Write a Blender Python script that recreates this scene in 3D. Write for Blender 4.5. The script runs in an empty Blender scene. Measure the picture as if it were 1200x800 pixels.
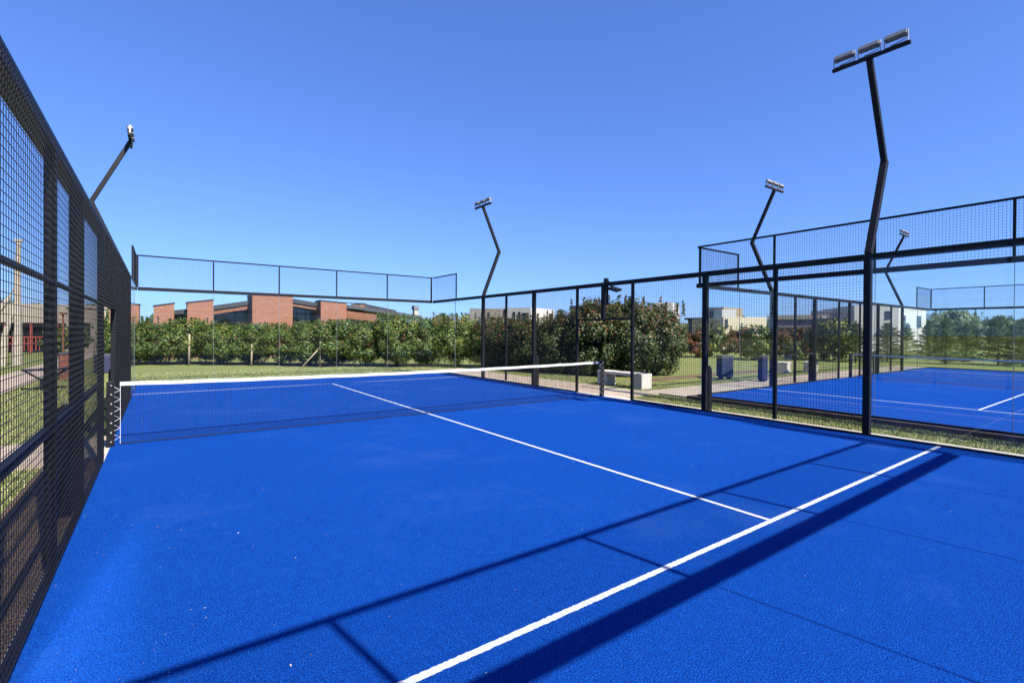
import bpy, bmesh, math, random
import numpy as np
from mathutils import Vector, Matrix
random.seed(7); rng = np.random.default_rng(7)
sc = bpy.context.scene
col = sc.collection
R = math.radians

# ------------------------------------------------------------------ camera
CAM = Vector((0.5799, 0.8646, 1.6743)); YAW, PITCH, ROLL, FPX = 0.6317, -0.0058, 0.0060, 573.42
PU, PV = 607.77, 392.51      # principal point (slightly shifted lens)
Fw = Vector((math.sin(YAW)*math.cos(PITCH), math.cos(YAW)*math.cos(PITCH), math.sin(PITCH)))
Rt0 = Vector((math.cos(YAW), -math.sin(YAW), 0)); Up0 = Rt0.cross(Fw)
Rt = Rt0*math.cos(ROLL) + Up0*math.sin(ROLL); Up = Up0*math.cos(ROLL) - Rt0*math.sin(ROLL)
cam = bpy.data.cameras.new('camera'); cam.sensor_width = 36; cam.lens = 36*FPX/1200; cam.shift_x = (600-PU)/1200; cam.shift_y = (PV-400)/1200
cam.clip_start = 0.02; cam.clip_end = 3000
co = bpy.data.objects.new('camera', cam); col.objects.link(co); sc.camera = co
co.matrix_world = Matrix(((Rt.x, Up.x, -Fw.x, CAM.x), (Rt.y, Up.y, -Fw.y, CAM.y), (Rt.z, Up.z, -Fw.z, CAM.z), (0, 0, 0, 1)))
def P(u, v, d):          # a point at forward distance d (survey of the photo, used to lay out the far background)
    return CAM + d*(Fw + Rt*((u-PU)/FPX) - Up*((v-PV)/FPX))

# ------------------------------------------------------------------ light
SUN = Vector((0.158, -0.966, 1.0)).normalized()      # towards the sun
w = bpy.data.worlds.new('World'); sc.world = w; w.use_nodes = True
nt = w.node_tree; nt.nodes.clear()
sky = nt.nodes.new('ShaderNodeTexSky'); sky.sky_type = 'NISHITA'; sky.sun_disc = False
sky.sun_elevation = math.asin(SUN.z); sky.sun_rotation = math.atan2(SUN.x, SUN.y)
sky.air_density = 1.0; sky.dust_density = 0.3; sky.ozone_density = 3.0; sky.altitude = 0
bg = nt.nodes.new('ShaderNodeBackground'); bg.inputs[1].default_value = 0.065
wo = nt.nodes.new('ShaderNodeOutputWorld')
gm = nt.nodes.new('ShaderNodeGamma'); gm.inputs[1].default_value = 0.75
tn = nt.nodes.new('ShaderNodeVectorMath'); tn.operation = 'MULTIPLY'; tn.inputs[1].default_value = (0.64, 0.98, 1.86)   # colour of this day's clear sky
nt.links.new(sky.outputs[0], gm.inputs[0]); nt.links.new(gm.outputs[0], tn.inputs[0]); nt.links.new(tn.outputs[0], bg.inputs[0]); nt.links.new(bg.outputs[0], wo.inputs[0])
sl = bpy.data.lights.new('sun', 'SUN'); sl.energy = 5.0; sl.angle = R(0.53); sl.color = (1, 0.955, 0.89)
so = bpy.data.objects.new('sun', sl); col.objects.link(so)
so.rotation_euler = SUN.to_track_quat('Z', 'Y').to_euler(); so.location = (20, -60, 60)
sc.view_settings.view_transform = 'Standard'; sc.view_settings.look = 'None'
sc.view_settings.exposure = 1.426; sc.view_settings.gamma = 1
sc.cycles.max_bounces = 10; sc.cycles.transparent_max_bounces = 48
sc.cycles.caustics_reflective = True; sc.cycles.blur_glossy = 0.0
sc.cycles.use_denoising = True; sc.cycles.use_guiding = True; sc.cycles.use_surface_guiding = True
sc.cycles.sample_clamp_indirect = 0.0

GZ = -0.12            # level of the lawn; the courts stand on slabs whose top is z = 0

# ------------------------------------------------------------------ materials
class N:
    def __init__(s, name):
        s.m = bpy.data.materials.new(name); s.m.use_nodes = True
        s.t = s.m.node_tree; s.b = s.t.nodes['Principled BSDF']; s.out = s.t.nodes['Material Output']
    def n(s, typ, **kw):
        x = s.t.nodes.new('ShaderNode'+typ)
        for k, v in kw.items():
            if k.startswith('i_'): x.inputs[k[2:].replace('_', ' ')].default_value = v
            else: setattr(x, k, v)
        return x
    def l(s, a, b): s.t.links.new(a, b)
    def obj(s): return s.n('TexCoord').outputs['Object']
    def noise(s, vec, scale, detail=4, rough=0.6):
        x = s.n('TexNoise'); x.inputs['Scale'].default_value = scale
        x.inputs['Detail'].default_value = detail; x.inputs['Roughness'].default_value = rough
        if vec: s.l(vec, x.inputs['Vector'])
        return x.outputs['Fac']
    def ramp(s, fac, stops):
        x = s.n('ValToRGB'); e = x.color_ramp.elements
        while len(e) < len(stops): e.new(0.5)
        for i, (p, c) in enumerate(stops):
            e[i].position = p; e[i].color = (*c, 1) if len(c) == 3 else c
        s.l(fac, x.inputs[0]); return x.outputs[0]
    def mix(s, fac, a, b, mode='MIX'):
        x = s.n('Mix', data_type='RGBA', blend_type=mode)
        for sock, val in ((x.inputs[0], fac), (x.inputs[6], a), (x.inputs[7], b)):
            if hasattr(val, 'node'): s.l(val, sock)
            else: sock.default_value = (*val, 1) if isinstance(val, tuple) and len(val) == 3 else val
        return x.outputs[2]
    def bump(s, h, strength, dist=0.01):
        x = s.n('Bump'); x.inputs['Strength'].default_value = strength; x.inputs['Distance'].default_value = dist
        s.l(h, x.inputs['Height']); s.l(x.outputs[0], s.b.inputs['Normal']); return x
    def set(s, color=None, rough=None, metal=None, spec=None):
        for key, v in (('Base Color', color), ('Roughness', rough), ('Metallic', metal), ('Specular IOR Level', spec)):
            if v is None: continue
            if hasattr(v, 'node'): s.l(v, s.b.inputs[key])
            else: s.b.inputs[key].default_value = (*v, 1) if isinstance(v, tuple) else v
        return s

M = {}
def simple(name, c, rough=0.5, metal=0, spec=0.5, var=0.15, scale=6, bump=0):
    a = N(name); o = a.obj(); f = a.noise(o, scale, 5, 0.65)
    c = tuple(x*0.88 for x in c)
    lo = tuple(x*(1-var) for x in c); hi = tuple(min(1, x*(1+var)) for x in c)
    a.set(a.ramp(f, [(0.3, lo), (0.7, hi)]), rough, metal, spec)
    if bump: a.bump(a.noise(o, scale*12, 4), bump, 0.004)
    M[name] = a.m; return a.m

simple('black_paint', (0.006, 0.006, 0.007), 0.5, 0, 0.22, 0.3, 9)
simple('black_wire', (0.006, 0.006, 0.007), 0.5, 0, 0.25, 0.2, 20)
simple('net_cord', (0.010, 0.010, 0.011), 0.8, 0, 0.2, 0.2, 20)
simple('lamp_grey', (0.24, 0.225, 0.22), 0.45, 0.2, 0.5, 0.12, 20)
simple('lens_grey', (0.20, 0.18, 0.17), 0.6, 0, 0.3, 0.1, 20)
simple('galvanised', (0.40, 0.40, 0.39), 0.4, 0.5, 0.5, 0.1, 20)
simple('cord_white', (0.72, 0.70, 0.66), 0.8, 0, 0.3, 0.1, 30)
simple('joint_grey', (0.12, 0.14, 0.14), 0.4, 0, 0.5, 0.1, 20)
simple('rubber', (0.02, 0.02, 0.02), 0.8, 0, 0.3, 0.2, 20)
simple('bin_blue', (0.004, 0.010, 0.045), 0.6, 0, 0.5, 0.15, 8)
simple('bin_dark', (0.03, 0.035, 0.045), 0.5, 0, 0.5, 0.2, 8)
simple('bin_wood', (0.20, 0.07, 0.04), 0.7, 0, 0.3, 0.3, 12)
simple('pale_blue', (0.30, 0.45, 0.65), 0.5, 0, 0.5, 0.1, 8)
simple('cream_wall', (0.50, 0.41, 0.27), 0.85, 0, 0.2, 0.06, 0.8, 0.2)
simple('beige_wall', (0.27, 0.23, 0.185), 0.85, 0, 0.2, 0.08, 0.8, 0.2)
simple('white_wall', (0.46, 0.44, 0.41), 0.8, 0, 0.2, 0.05, 0.7, 0.2)
simple('grey_wall', (0.13, 0.13, 0.135), 0.8, 0, 0.2, 0.15, 0.8, 0.2)
simple('stone_wall', (0.16, 0.14, 0.11), 0.85, 0, 0.2, 0.35, 3, 0.4)
simple('tan_wall', (0.26, 0.19, 0.11), 0.85, 0, 0.2, 0.1, 1, 0.2)
simple('roof_dark', (0.022, 0.021, 0.022), 0.6, 0, 0.4, 0.2, 2)
simple('roof_sheet', (0.050, 0.050, 0.055), 0.5, 0, 0.4, 0.15, 2)
simple('wood_brown', (0.17, 0.07, 0.035), 0.65, 0, 0.3, 0.3, 5)
simple('red_rail', (0.22, 0.035, 0.02), 0.5, 0, 0.4, 0.1, 5)
simple('stake_wood', (0.30, 0.24, 0.16), 0.85, 0, 0.2, 0.25, 14)
simple('bark', (0.14, 0.10, 0.075), 0.9, 0, 0.2, 0.4, 14, 0.6)
simple('pale_bark', (0.32, 0.28, 0.22), 0.9, 0, 0.2, 0.25, 6, 0.4)
simple('shaded_concrete', (0.11, 0.075, 0.055), 0.95, 0, 0.15, 0.45, 5, 0.6)  # second slab: shade of its kerb face put into the concrete's colour
simple('soil', (0.13, 0.085, 0.055), 1, 0, 0.1, 0.35, 7, 0.8)
a = N('window_glass'); a.set((0.012, 0.018, 0.02), 0.08, 0, 0.45); M['window_glass'] = a.m

# glass: looks through, mirrors by the angle it is seen at (both faces of every pane do so)
a = N('court_glass'); a.t.nodes.remove(a.b)
geo = a.n('NewGeometry'); dot = a.n('VectorMath', operation='DOT_PRODUCT'); a.l(geo.outputs['Incoming'], dot.inputs[0]); a.l(geo.outputs['True Normal'], dot.inputs[1])
ab = a.n('Math', operation='ABSOLUTE'); a.l(dot.outputs['Value'], ab.inputs[0])
om = a.n('Math', operation='SUBTRACT'); om.inputs[0].default_value = 1; a.l(ab.outputs[0], om.inputs[1])
pw = a.n('Math', operation='POWER'); a.l(om.outputs[0], pw.inputs[0]); pw.inputs[1].default_value = 5
ml = a.n('Math', operation='MULTIPLY_ADD'); a.l(pw.outputs[0], ml.inputs[0]); ml.inputs[1].default_value = 0.62; ml.inputs[2].default_value = 0.018
tr = a.n('BsdfTransparent'); tr.inputs[0].default_value = (0.968, 0.988, 0.99, 1)
gl = a.n('BsdfGlossy'); gl.inputs['Roughness'].default_value = 0.0; gl.inputs['Color'].default_value = (1, 1, 1, 1)
mx = a.n('MixShader'); a.l(ml.outputs[0], mx.inputs[0]); a.l(tr.outputs[0], mx.inputs[1]); a.l(gl.outputs[0], mx.inputs[2])
a.l(mx.outputs[0], a.out.inputs[0]); M['court_glass'] = a.m
dm = a.m.copy(); dm.name = 'rough_court_glass'      # the two panes in the near left corner: roughness added so their sun reflection spreads softly on the turf
[q for q in dm.node_tree.nodes if q.type == 'BSDF_GLOSSY'][0].inputs['Roughness'].default_value = 0.115; M['rough_glass'] = dm

# blue turf
a = N('blue_turf'); o = a.obj()
fine = a.noise(o, 115, 3, 0.75); mid = a.noise(o, 40, 3, 0.65); m2 = a.noise(o, 15, 3, 0.65); big = a.noise(o, 0.9, 4, 0.6); big2 = a.noise(o, 6, 3, 0.6)
c = a.ramp(fine, [(0.39, (0, 0.0024, 0.044)), (0.5, (0.00048, 0.024, 0.172)), (0.61, (0.0072, 0.088, 0.368))])
c = a.mix(a.ramp(mid, [(0.42, (0.0,)*3), (0.62, (0.45,)*3)]), c, (0.0016, 0.0464, 0.264))
c = a.mix(a.ramp(m2, [(0.40, (0.35,)*3), (0.60, (0.0,)*3)]), c, (0.00064, 0.0192, 0.144))
c = a.mix(a.ramp(big, [(0.35, (0.0,)*3), (0.7, (0.22,)*3)]), c, (0.0016, 0.0448, 0.24))
c = a.mix(a.ramp(big2, [(0.60, (0.0,)*3), (0.78, (0.22,)*3)]), c, (0.0144, 0.064, 0.24))
sx = a.n('SeparateXYZ'); a.l(o, sx.inputs[0]); wv = a.n('Math', operation='PINGPONG'); a.l(sx.outputs[0], wv.inputs[0]); wv.inputs[1].default_value = 1.88
ed = a.n('Math', operation='LESS_THAN'); a.l(wv.outputs[0], ed.inputs[0]); ed.inputs[1].default_value = 0.004
eh = a.n('Math', operation='MULTIPLY'); a.l(ed.outputs[0], eh.inputs[0]); eh.inputs[1].default_value = 0.30
c = a.mix(eh.outputs[0], c, (0.0004, 0.014, 0.10))
sand = a.noise(o, 0.45, 6, 0.72)
c = a.mix(a.ramp(sand, [(0.53, (0.0,)*3), (0.72, (0.16,)*3)]), c, (0.05, 0.10, 0.24))
a.set(c, 0.95, 0, 0.05); a.bump(fine, 0.9, 0.008); M['blue_turf'] = a.m
a = N('white_line'); o = a.obj(); f = a.noise(o, 240, 3, 0.7)
a.set(a.ramp(f, [(0.3, (0.26, 0.29, 0.36)), (0.62, (0.45, 0.455, 0.47))]), 0.9, 0, 0.1); a.bump(f, 0.5, 0.005); M['white_line'] = a.m
a = N('tape_white'); o = a.obj(); f = a.noise(o, 25, 4, 0.6)
a.set(a.ramp(f, [(0.3, (0.37, 0.36, 0.345)), (0.6, (0.50, 0.49, 0.47))]), 0.8, 0, 0.2); a.bump(f, 0.3, 0.01); M['tape_white'] = a.m

a = N('lawn'); o = a.obj()
f1 = a.noise(o, 0.25, 5, 0.65); f2 = a.noise(o, 6, 6, 0.7); f3 = a.noise(o, 60, 4, 0.7)
c = a.ramp(f3, [(0.25, (0.05, 0.065, 0.015)), (0.5, (0.125, 0.145, 0.04)), (0.75, (0.25, 0.25, 0.10))])
c = a.mix(a.ramp(f2, [(0.35, (0.0,)*3), (0.7, (0.65,)*3)]), c, (0.21, 0.195, 0.085))
c = a.mix(a.ramp(f1, [(0.4, (0.0,)*3), (0.65, (0.35,)*3)]), c, (0.07, 0.11, 0.02))
a.set(c, 0.95, 0, 0.1); a.bump(f3, 0.9, 0.03); M['lawn'] = a.m
def blade_mat(name, c1, c2, c3):
    a = N(name); g = a.n('NewGeometry')
    c = a.ramp(g.outputs['Random Per Island'], [(0.0, c1), (0.55, c2), (1.0, c3)])
    a.set(c, 0.7, 0, 0.25); M[name] = a.m
blade_mat('grass_blade', (0.06, 0.09, 0.02), (0.17, 0.19, 0.055), (0.40, 0.37, 0.19))
blade_mat('litter', (0.15, 0.09, 0.05), (0.26, 0.21, 0.16), (0.42, 0.39, 0.34))

def brickish(name, c1, c2, mort, scale, bw, rh, msz, rough=0.85, flat=False, bump=0.5):
    a = N(name); o = a.obj(); s = a.n('SeparateXYZ'); a.l(o, s.inputs[0])
    cb = a.n('CombineXYZ')
    if flat: a.l(s.outputs[0], cb.inputs[0]); a.l(s.outputs[1], cb.inputs[1])
    else:
        ad = a.n('Math', operation='ADD'); a.l(s.outputs[0], ad.inputs[0]); a.l(s.outputs[1], ad.inputs[1])
        a.l(ad.outputs[0], cb.inputs[0]); a.l(s.outputs[2], cb.inputs[1])
    b = a.n('TexBrick'); a.l(cb.outputs[0], b.inputs['Vector'])
    b.inputs['Color1'].default_value = (*c1, 1); b.inputs['Color2'].default_value = (*c2, 1); b.inputs['Mortar'].default_value = (*mort, 1)
    b.inputs['Scale'].default_value = scale; b.inputs['Brick Width'].default_value = bw; b.inputs['Row Height'].default_value = rh
    b.inputs['Mortar Size'].default_value = msz; b.inputs['Bias'].default_value = -0.1
    f = a.noise(o, 3, 5, 0.65)
    c = a.mix(a.ramp(f, [(0.3, (0.0,)*3), (0.75, (0.45,)*3)]), b.outputs[0], tuple(x*0.6 for x in c1))
    a.set(c, rough, 0, 0.2); a.bump(a.noise(o, 40, 4), bump, 0.006); M[name] = a.m
brickish('brick', (0.235, 0.083, 0.045), (0.165, 0.053, 0.029), (0.22, 0.15, 0.105), 1, 0.26, 0.085, 0.013)
brickish('paver', (0.34, 0.27, 0.205), (0.30, 0.235, 0.18), (0.19, 0.15, 0.115), 1, 0.42, 0.42, 0.012, flat=True)
a = N('concrete'); o = a.obj(); f = a.noise(o, 2.2, 6, 0.7); g = a.noise(o, 30, 5, 0.7)
c = a.ramp(f, [(0.3, (0.27, 0.235, 0.19)), (0.7, (0.40, 0.36, 0.30))]); c = a.mix(a.ramp(g, [(0.55, (0.0,)*3), (0.8, (0.5,)*3)]), c, (0.30, 0.26, 0.21))
a.set(c, 0.9, 0, 0.2); a.bump(g, 0.5, 0.005); M['concrete'] = a.m
a = N('bench_concrete'); o = a.obj(); f = a.noise(o, 3, 6, 0.7); g = a.noise(o, 45, 5, 0.7)
c = a.ramp(f, [(0.3, (0.34, 0.30, 0.25)), (0.7, (0.49, 0.45, 0.39))]); a.set(c, 0.85, 0, 0.2); a.bump(g, 0.4, 0.004); M['bench_concrete'] = a.m

def leaf_mat(name, cols):
    a = N(name); g = a.n('NewGeometry')
    n_ = len(cols); st = [(i/(n_-1), c) for i, c in enumerate(cols)]
    c = a.ramp(g.outputs['Random Per Island'], st)
    a.set(c, 0.5, 0, 0.28)
    tl = a.n('BsdfTranslucent'); a.l(a.mix(0.5, c, (0.30, 0.42, 0.05)), tl.inputs[0])
    m = a.n('MixShader'); m.inputs[0].default_value = 0.15
    a.l(a.b.outputs[0], m.inputs[1]); a.l(tl.outputs[0], m.inputs[2]); a.l(m.outputs[0], a.out.inputs[0]); M[name] = a.m
leaf_mat('leaf_green', [(0.014, 0.030, 0.007), (0.032, 0.060, 0.011), (0.062, 0.100, 0.018), (0.13, 0.165, 0.03)])
leaf_mat('leaf_dark', [(0.008, 0.016, 0.005), (0.018, 0.034, 0.008), (0.034, 0.056, 0.013), (0.085, 0.10, 0.032)])
leaf_mat('leaf_red', [(0.06, 0.018, 0.010), (0.12, 0.03, 0.016), (0.15, 0.06, 0.025), (0.06, 0.06, 0.015)])
leaf_mat('leaf_yellow', [(0.09, 0.11, 0.018), (0.15, 0.17, 0.026), (0.20, 0.19, 0.035)])
leaf_mat('needle_green', [(0.028, 0.045, 0.018), (0.048, 0.07, 0.024), (0.075, 0.10, 0.034), (0.12, 0.14, 0.055)])
leaf_mat('leaf_far', [(0.045, 0.065, 0.033), (0.065, 0.09, 0.04), (0.09, 0.118, 0.05), (0.125, 0.15, 0.06)])  # paler greens: distance haze put into the leaf colour

# ------------------------------------------------------------------ helpers
def link(o, parent=None):
    col.objects.link(o)
    if parent is not None: o.parent = parent
    return o
def thing(name, label, cat, loc=(0, 0, 0), rz=0, group=None):
    o = bpy.data.objects.new(name, None); o.empty_display_size = 0.2; link(o)
    o.location = loc; o.rotation_euler = (0, 0, rz); o['label'] = label; o['category'] = cat
    if group: o['group'] = group
    return o
def tag(o, label, cat, group=None):
    o['label'] = label; o['category'] = cat
    if group: o['group'] = group
    return o
class MB:
    def __init__(s): s.v = []; s.f = []
    def box(s, x0, x1, y0, y1, z0, z1):
        b = len(s.v)
        s.v += [(x0, y0, z0), (x1, y0, z0), (x1, y1, z0), (x0, y1, z0), (x0, y0, z1), (x1, y0, z1), (x1, y1, z1), (x0, y1, z1)]
        s.f += [(b+i for i in q) for q in ((0, 3, 2, 1), (4, 5, 6, 7), (0, 1, 5, 4), (1, 2, 6, 5), (2, 3, 7, 6), (3, 0, 4, 7))]
        s.f[-6:] = [tuple(q) for q in s.f[-6:]]
        return s
    def bar(s, p, q, a, b=None, up=(0, 0, 1)):      # rectangular bar from p to q, a wide, b high
        b = a if b is None else b
        p, q = Vector(p), Vector(q); d = (q-p).normalized(); u = Vector(up)
        if abs(d.dot(u)) > 0.99: u = Vector((0, 1, 0))
        sx = d.cross(u).normalized()*a/2; sy = d.cross(sx).normalized()*b/2
        k = len(s.v)
        for e in (p, q):
            s.v += [tuple(e+sx+sy), tuple(e-sx+sy), tuple(e-sx-sy), tuple(e+sx-sy)]
        s.f += [(k, k+1, k+2, k+3), (k+7, k+6, k+5, k+4)] + [(k+i, k+4+i, k+4+(i+1) % 4, k+(i+1) % 4) for i in range(4)]
        return s
    def tube(s, pts, rad, n=8):
        pts = [Vector(p) for p in pts]; k = len(s.v); m = len(pts)
        rad = [rad]*m if not isinstance(rad, (list, tuple)) else rad
        for i, p in enumerate(pts):
            d = (pts[min(i+1, m-1)]-pts[max(i-1, 0)]).normalized()
            u = Vector((0, 0, 1)) if abs(d.z) < 0.9 else Vector((1, 0, 0))
            a = d.cross(u).normalized(); b = d.cross(a).normalized()
            for j in range(n):
                t = 2*math.pi*j/n; s.v.append(tuple(p+(a*math.cos(t)+b*math.sin(t))*rad[i]))
        for i in range(m-1):
            for j in range(n):
                s.f.append((k+i*n+j, k+(i+1)*n+j, k+(i+1)*n+(j+1) % n, k+i*n+(j+1) % n))
        s.f.append(tuple(k+j for j in range(n))); s.f.append(tuple(k+(m-1)*n+j for j in reversed(range(n))))
        return s
    def prism(s, poly, axis, a0, a1):                # polygon (2-D) extruded along axis
        k = len(s.v); n = len(poly)
        for t in (a0, a1):
            for p, q in poly:
                s.v.append({'x': (t, p, q), 'y': (p, t, q), 'z': (p, q, t)}[axis])
        s.f.append(tuple(k+i for i in range(n))); s.f.append(tuple(k+n+i for i in reversed(range(n))))
        for i in range(n): s.f.append((k+i, k+n+i, k+n+(i+1) % n, k+(i+1) % n))
        return s
    def build(s, name, mat, parent=None, bevel=0, loc=None, smooth=False):
        me = bpy.data.meshes.new(name); me.from_pydata(s.v, [], s.f); me.update()
        bm = bmesh.new(); bm.from_mesh(me); bmesh.ops.recalc_face_normals(bm, faces=bm.faces)
        if bevel: bmesh.ops.bevel(bm, geom=bm.edges[:], offset=bevel, segments=2, affect='EDGES', profile=0.5)
        bm.to_mesh(me); bm.free()
        me.materials.append(M[mat])
        if smooth:
            for p in me.polygons: p.use_smooth = True
        o = bpy.data.objects.new(name, me); link(o, parent)
        if loc: o.location = loc
        return o
def struct(o): o['kind'] = 'structure'; return o
def copy_tree(o, parent=None):
    c = o.copy(); col.objects.link(c); c.parent = parent
    for ch in list(o.children): copy_tree(ch, c)
    return c

# ------------------------------------------------------------------ ground
X2, Y2 = 12.25, 8.6
mb = MB(); g = 900
mb.v = [(-g, -g, GZ), (g, -g, GZ), (g, g, GZ), (-g, g, GZ)]; mb.f = [(0, 1, 2, 3)]
struct(mb.build('lawn', 'lawn'))
def sheet(name, mat, x0, x1, y0, y1, z, t=0.05):
    return struct(MB().box(x0, x1, y0, y1, z-t, z).build(name, mat))
# slabs under the two courts (their rim is the kerb one sees from the side)
sheet('court_slab', 'concrete', -0.07, 10.42, -0.32, 20.32, -0.012, 0.35)
sheet('court_slab', 'shaded_concrete', X2-0.20, X2+20.3, Y2-10.3, Y2+0.24, -0.012, 0.35)
# paved paths
mb = MB()
mb.box(10.43, 12.3, 9.95, 21.5, -0.2, -0.075); mb.box(12.304, 34, Y2+0.244, 10.55, -0.2, -0.075)
struct(mb.build('path', 'paver'))
mb = MB(); mb.box(-4.3, -2.9, -3, 60, -0.2, -0.08); mb.box(-2.896, -0.074, 9.6, 11.4, -0.2, -0.08)
struct(mb.build('path', 'paver'))
struct(MB().box(-0.62, -0.074, -2, 9.596, -0.2, -0.05).build('soil_strip', 'soil'))
struct(MB().box(14.4, 24, 12.6, 13.4, -0.2, -0.108).build('soil_strip', 'soil'))

# ------------------------------------------------------------------ courts
def court_floor(T):
    o = struct(MB().box(0.0, 10.0, 0.0, 20.0, -0.03, 0.0).build('court_floor', 'blue_turf')); o.matrix_world = T
    m = MB(); z = 0.003; h = 0.025
    def strip(p, q, nx, ny):
        n_ = int(math.hypot(q[0]-p[0], q[1]-p[1])/0.016); k = len(m.v)
        for i in range(n_+1):
            f = i/n_; x = p[0]+(q[0]-p[0])*f; y = p[1]+(q[1]-p[1])*f
            a_, b_ = h+random.uniform(-.0035, .0025), h+random.uniform(-.0035, .0025)
            m.v += [(x+nx*a_, y+ny*a_, z), (x-nx*b_, y-ny*b_, z)]
            if i: m.f.append((k+2*i-2, k+2*i-1, k+2*i+1, k+2*i))
    strip((0, 3.05), (10, 3.05), 0, 1); strip((0, 16.95), (10, 16.95), 0, 1); strip((5, 3.05+h+.002), (5, 16.95-h-.002), 1, 0)
    o = struct(m.build('court_lines', 'white_line')); o.matrix_world = T
T1 = Matrix.Identity(4); T2 = Matrix.Translation((X2, Y2, 0)) @ Matrix.Rotation(-math.pi/2, 4, 'Z')
court_floor(T1); court_floor(T2)

WR = 0.0015; CELL = 0.05
def weld_y(m, x, y0, y1, z0, z1):      # welded mesh in a plane x = const
    n = max(1, round((y1-y0)/CELL)); k = max(1, round((z1-z0)/CELL))
    for i in range(n+1):
        y = y0+(y1-y0)*i/n; m.box(x-WR, x+WR, y-WR, y+WR, z0, z1)
    for j in range(k+1):
        z = z0+(z1-z0)*j/k; m.box(x+WR, x+3*WR, y0, y1, z-WR, z+WR)

def wall_local(label, cat, T, side, rails=False, door=True, name=None):
    f0 = 3.86 if rails else 4.0      # the left fence's first post stands a little nearer the corner
    """a wall along local +y, court on +x, outside on -x; side: 20 m long with mesh middle; else 10 m back wall"""
    L = 20 if side else 10
    t = thing(name or ('side_fence' if side else 'glass_wall'), label, cat)
    t.matrix_world = T
    B = lambda mb, nm, mat='black_paint', bev=0: mb.build(nm, mat, t, bev)
    # glass panes
    spans = [(0.006, 1.994), (2.006, f0-0.05), (16.05, 17.994), (18.006, 19.994)] if side else [(2*i+(0.018 if i == 0 else 0.006), 2*i+(1.982 if i == 4 else 1.994)) for i in range(5)]
    for a0, a1 in spans:
        B(MB().box(-0.012, 0, a0, a1, 0.034, 2.93), 'glass_pane', 'rough_glass' if rails and a0 < 4 else 'court_glass')
    joints = [2, 18] if side else [2, 4, 6, 8]
    for j in joints: B(MB().box(-0.014, 0.002, j-0.004, j+0.004, 0.034, 2.93), 'glass_joint', 'joint_grey')
    # bottom rail
    if side:
        bt = MB().box(-0.05, 0.0, 0, 8.97, 0.0, 0.03).box(-0.05, 0.0, 11.03, 20, 0.0, 0.03)
        if not door: bt.box(-0.05, 0, 8.97, 11.03, 0, 0.03)
    else: bt = MB().box(-0.05, 0.0, 0.003, 9.997, 0.0, 0.03)
    B(bt, 'bottom_rail')
    e = 0.002 if side else 0.106
    B(MB().box(-0.104, -0.004, (-0.002 if side else 0.006), L-(-0.002 if side else 0.006), 2.9, 3.0), 'top_rail', bev=0.004)
    # upper tier
    ups = [(0.0, 2.0), (18.0, 20.0)] if side else [(0.0, 10.0)]
    ux = -0.05
    for a0, a1 in ups:
        y0, y1 = a0+0.02, a1-0.02
        n = round((a1-a0)/2)
        B(MB().box(ux-0.02, ux+0.02, a0+(0.0 if side else -0.026), a1+(0.0 if side else 0.026), 3.96, 4.0), 'upper_rail')
        for i in range(n+1):
            y = a0+2*i
            if side and ((a0 == 0 and i == 0) or (a0 > 0 and i == n)): continue       # the corner post belongs to the back wall
            yc = min(max(y, y0), y1)
            if not side and i in (0, n): B(MB().box(ux-0.025, ux+0.025, yc-0.045, yc+0.005, 3.0, 3.96), 'upper_post')
            else: B(MB().box(ux-0.02, ux+0.02, yc-0.02, yc+0.02, 3.0, 3.96), 'upper_post')
        m = MB(); weld_y(m, ux+0.024, a0+0.01, a1-0.01, 3.01, 3.98); B(m, 'wire_mesh', 'black_wire')
    if side:
        for y in (f0, 16): B(MB().box(-0.104, -0.004, y-0.05, y+0.05, GZ, 2.898), 'post', bev=0.004)
        for y in (7, 13):
            B(MB().box(-0.104, -0.004, y-0.05, y+0.05, GZ, 2.898), 'post', bev=0.004)
            pf = [(-0.108, GZ), (-0.108, 0.98), (-0.15, 0.98), (-0.20, 0.93), (-0.22, 0.86), (-0.22, GZ)]
            B(MB().prism(pf, 'y', y-0.06, y+0.06), 'post_stiffener')
        for y in (5.5, 14.5): B(MB().box(-0.064, -0.004, y-0.03, y+0.03, 0.05, 2.898), 'post')
        for y in (9, 11): B(MB().box(-0.064, -0.004, y-0.03, y+0.03, 0.0, 2.898), 'door_post')
        B(MB().box(-0.064, -0.004, 9.032, 10.968, 2.0, 2.05), 'door_lintel')
        B(MB().box(-0.084, -0.004, 9.95, 10.05, 2.052, 2.898), 'post')
        m = MB(); weld_y(m, 0.0, f0, 9.0, 0.034, 2.95); weld_y(m, 0.0, 11.0, 16.0, 0.034, 2.95); weld_y(m, 0.0, 9.05, 10.95, 2.0, 2.95)
        B(m, 'wire_mesh', 'black_wire')
        if rails:
            for z, hz, dx in ((1.0, 0.024, 0.05), (2.0, 0.016, 0.035)):
                for y0, y1 in ((f0+0.052, 5.468), (5.532, 6.948), (7.052, 8.968), (11.032, 12.948), (13.052, 14.468), (14.532, 15.948)):
                    B(MB().box(-dx, -0.01, y0, y1, z-hz, z+hz), 'middle_rail')
    return t
RT = lambda x, y, a: Matrix.Translation((x, y, 0)) @ Matrix.Rotation(R(a), 4, 'Z')
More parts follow.
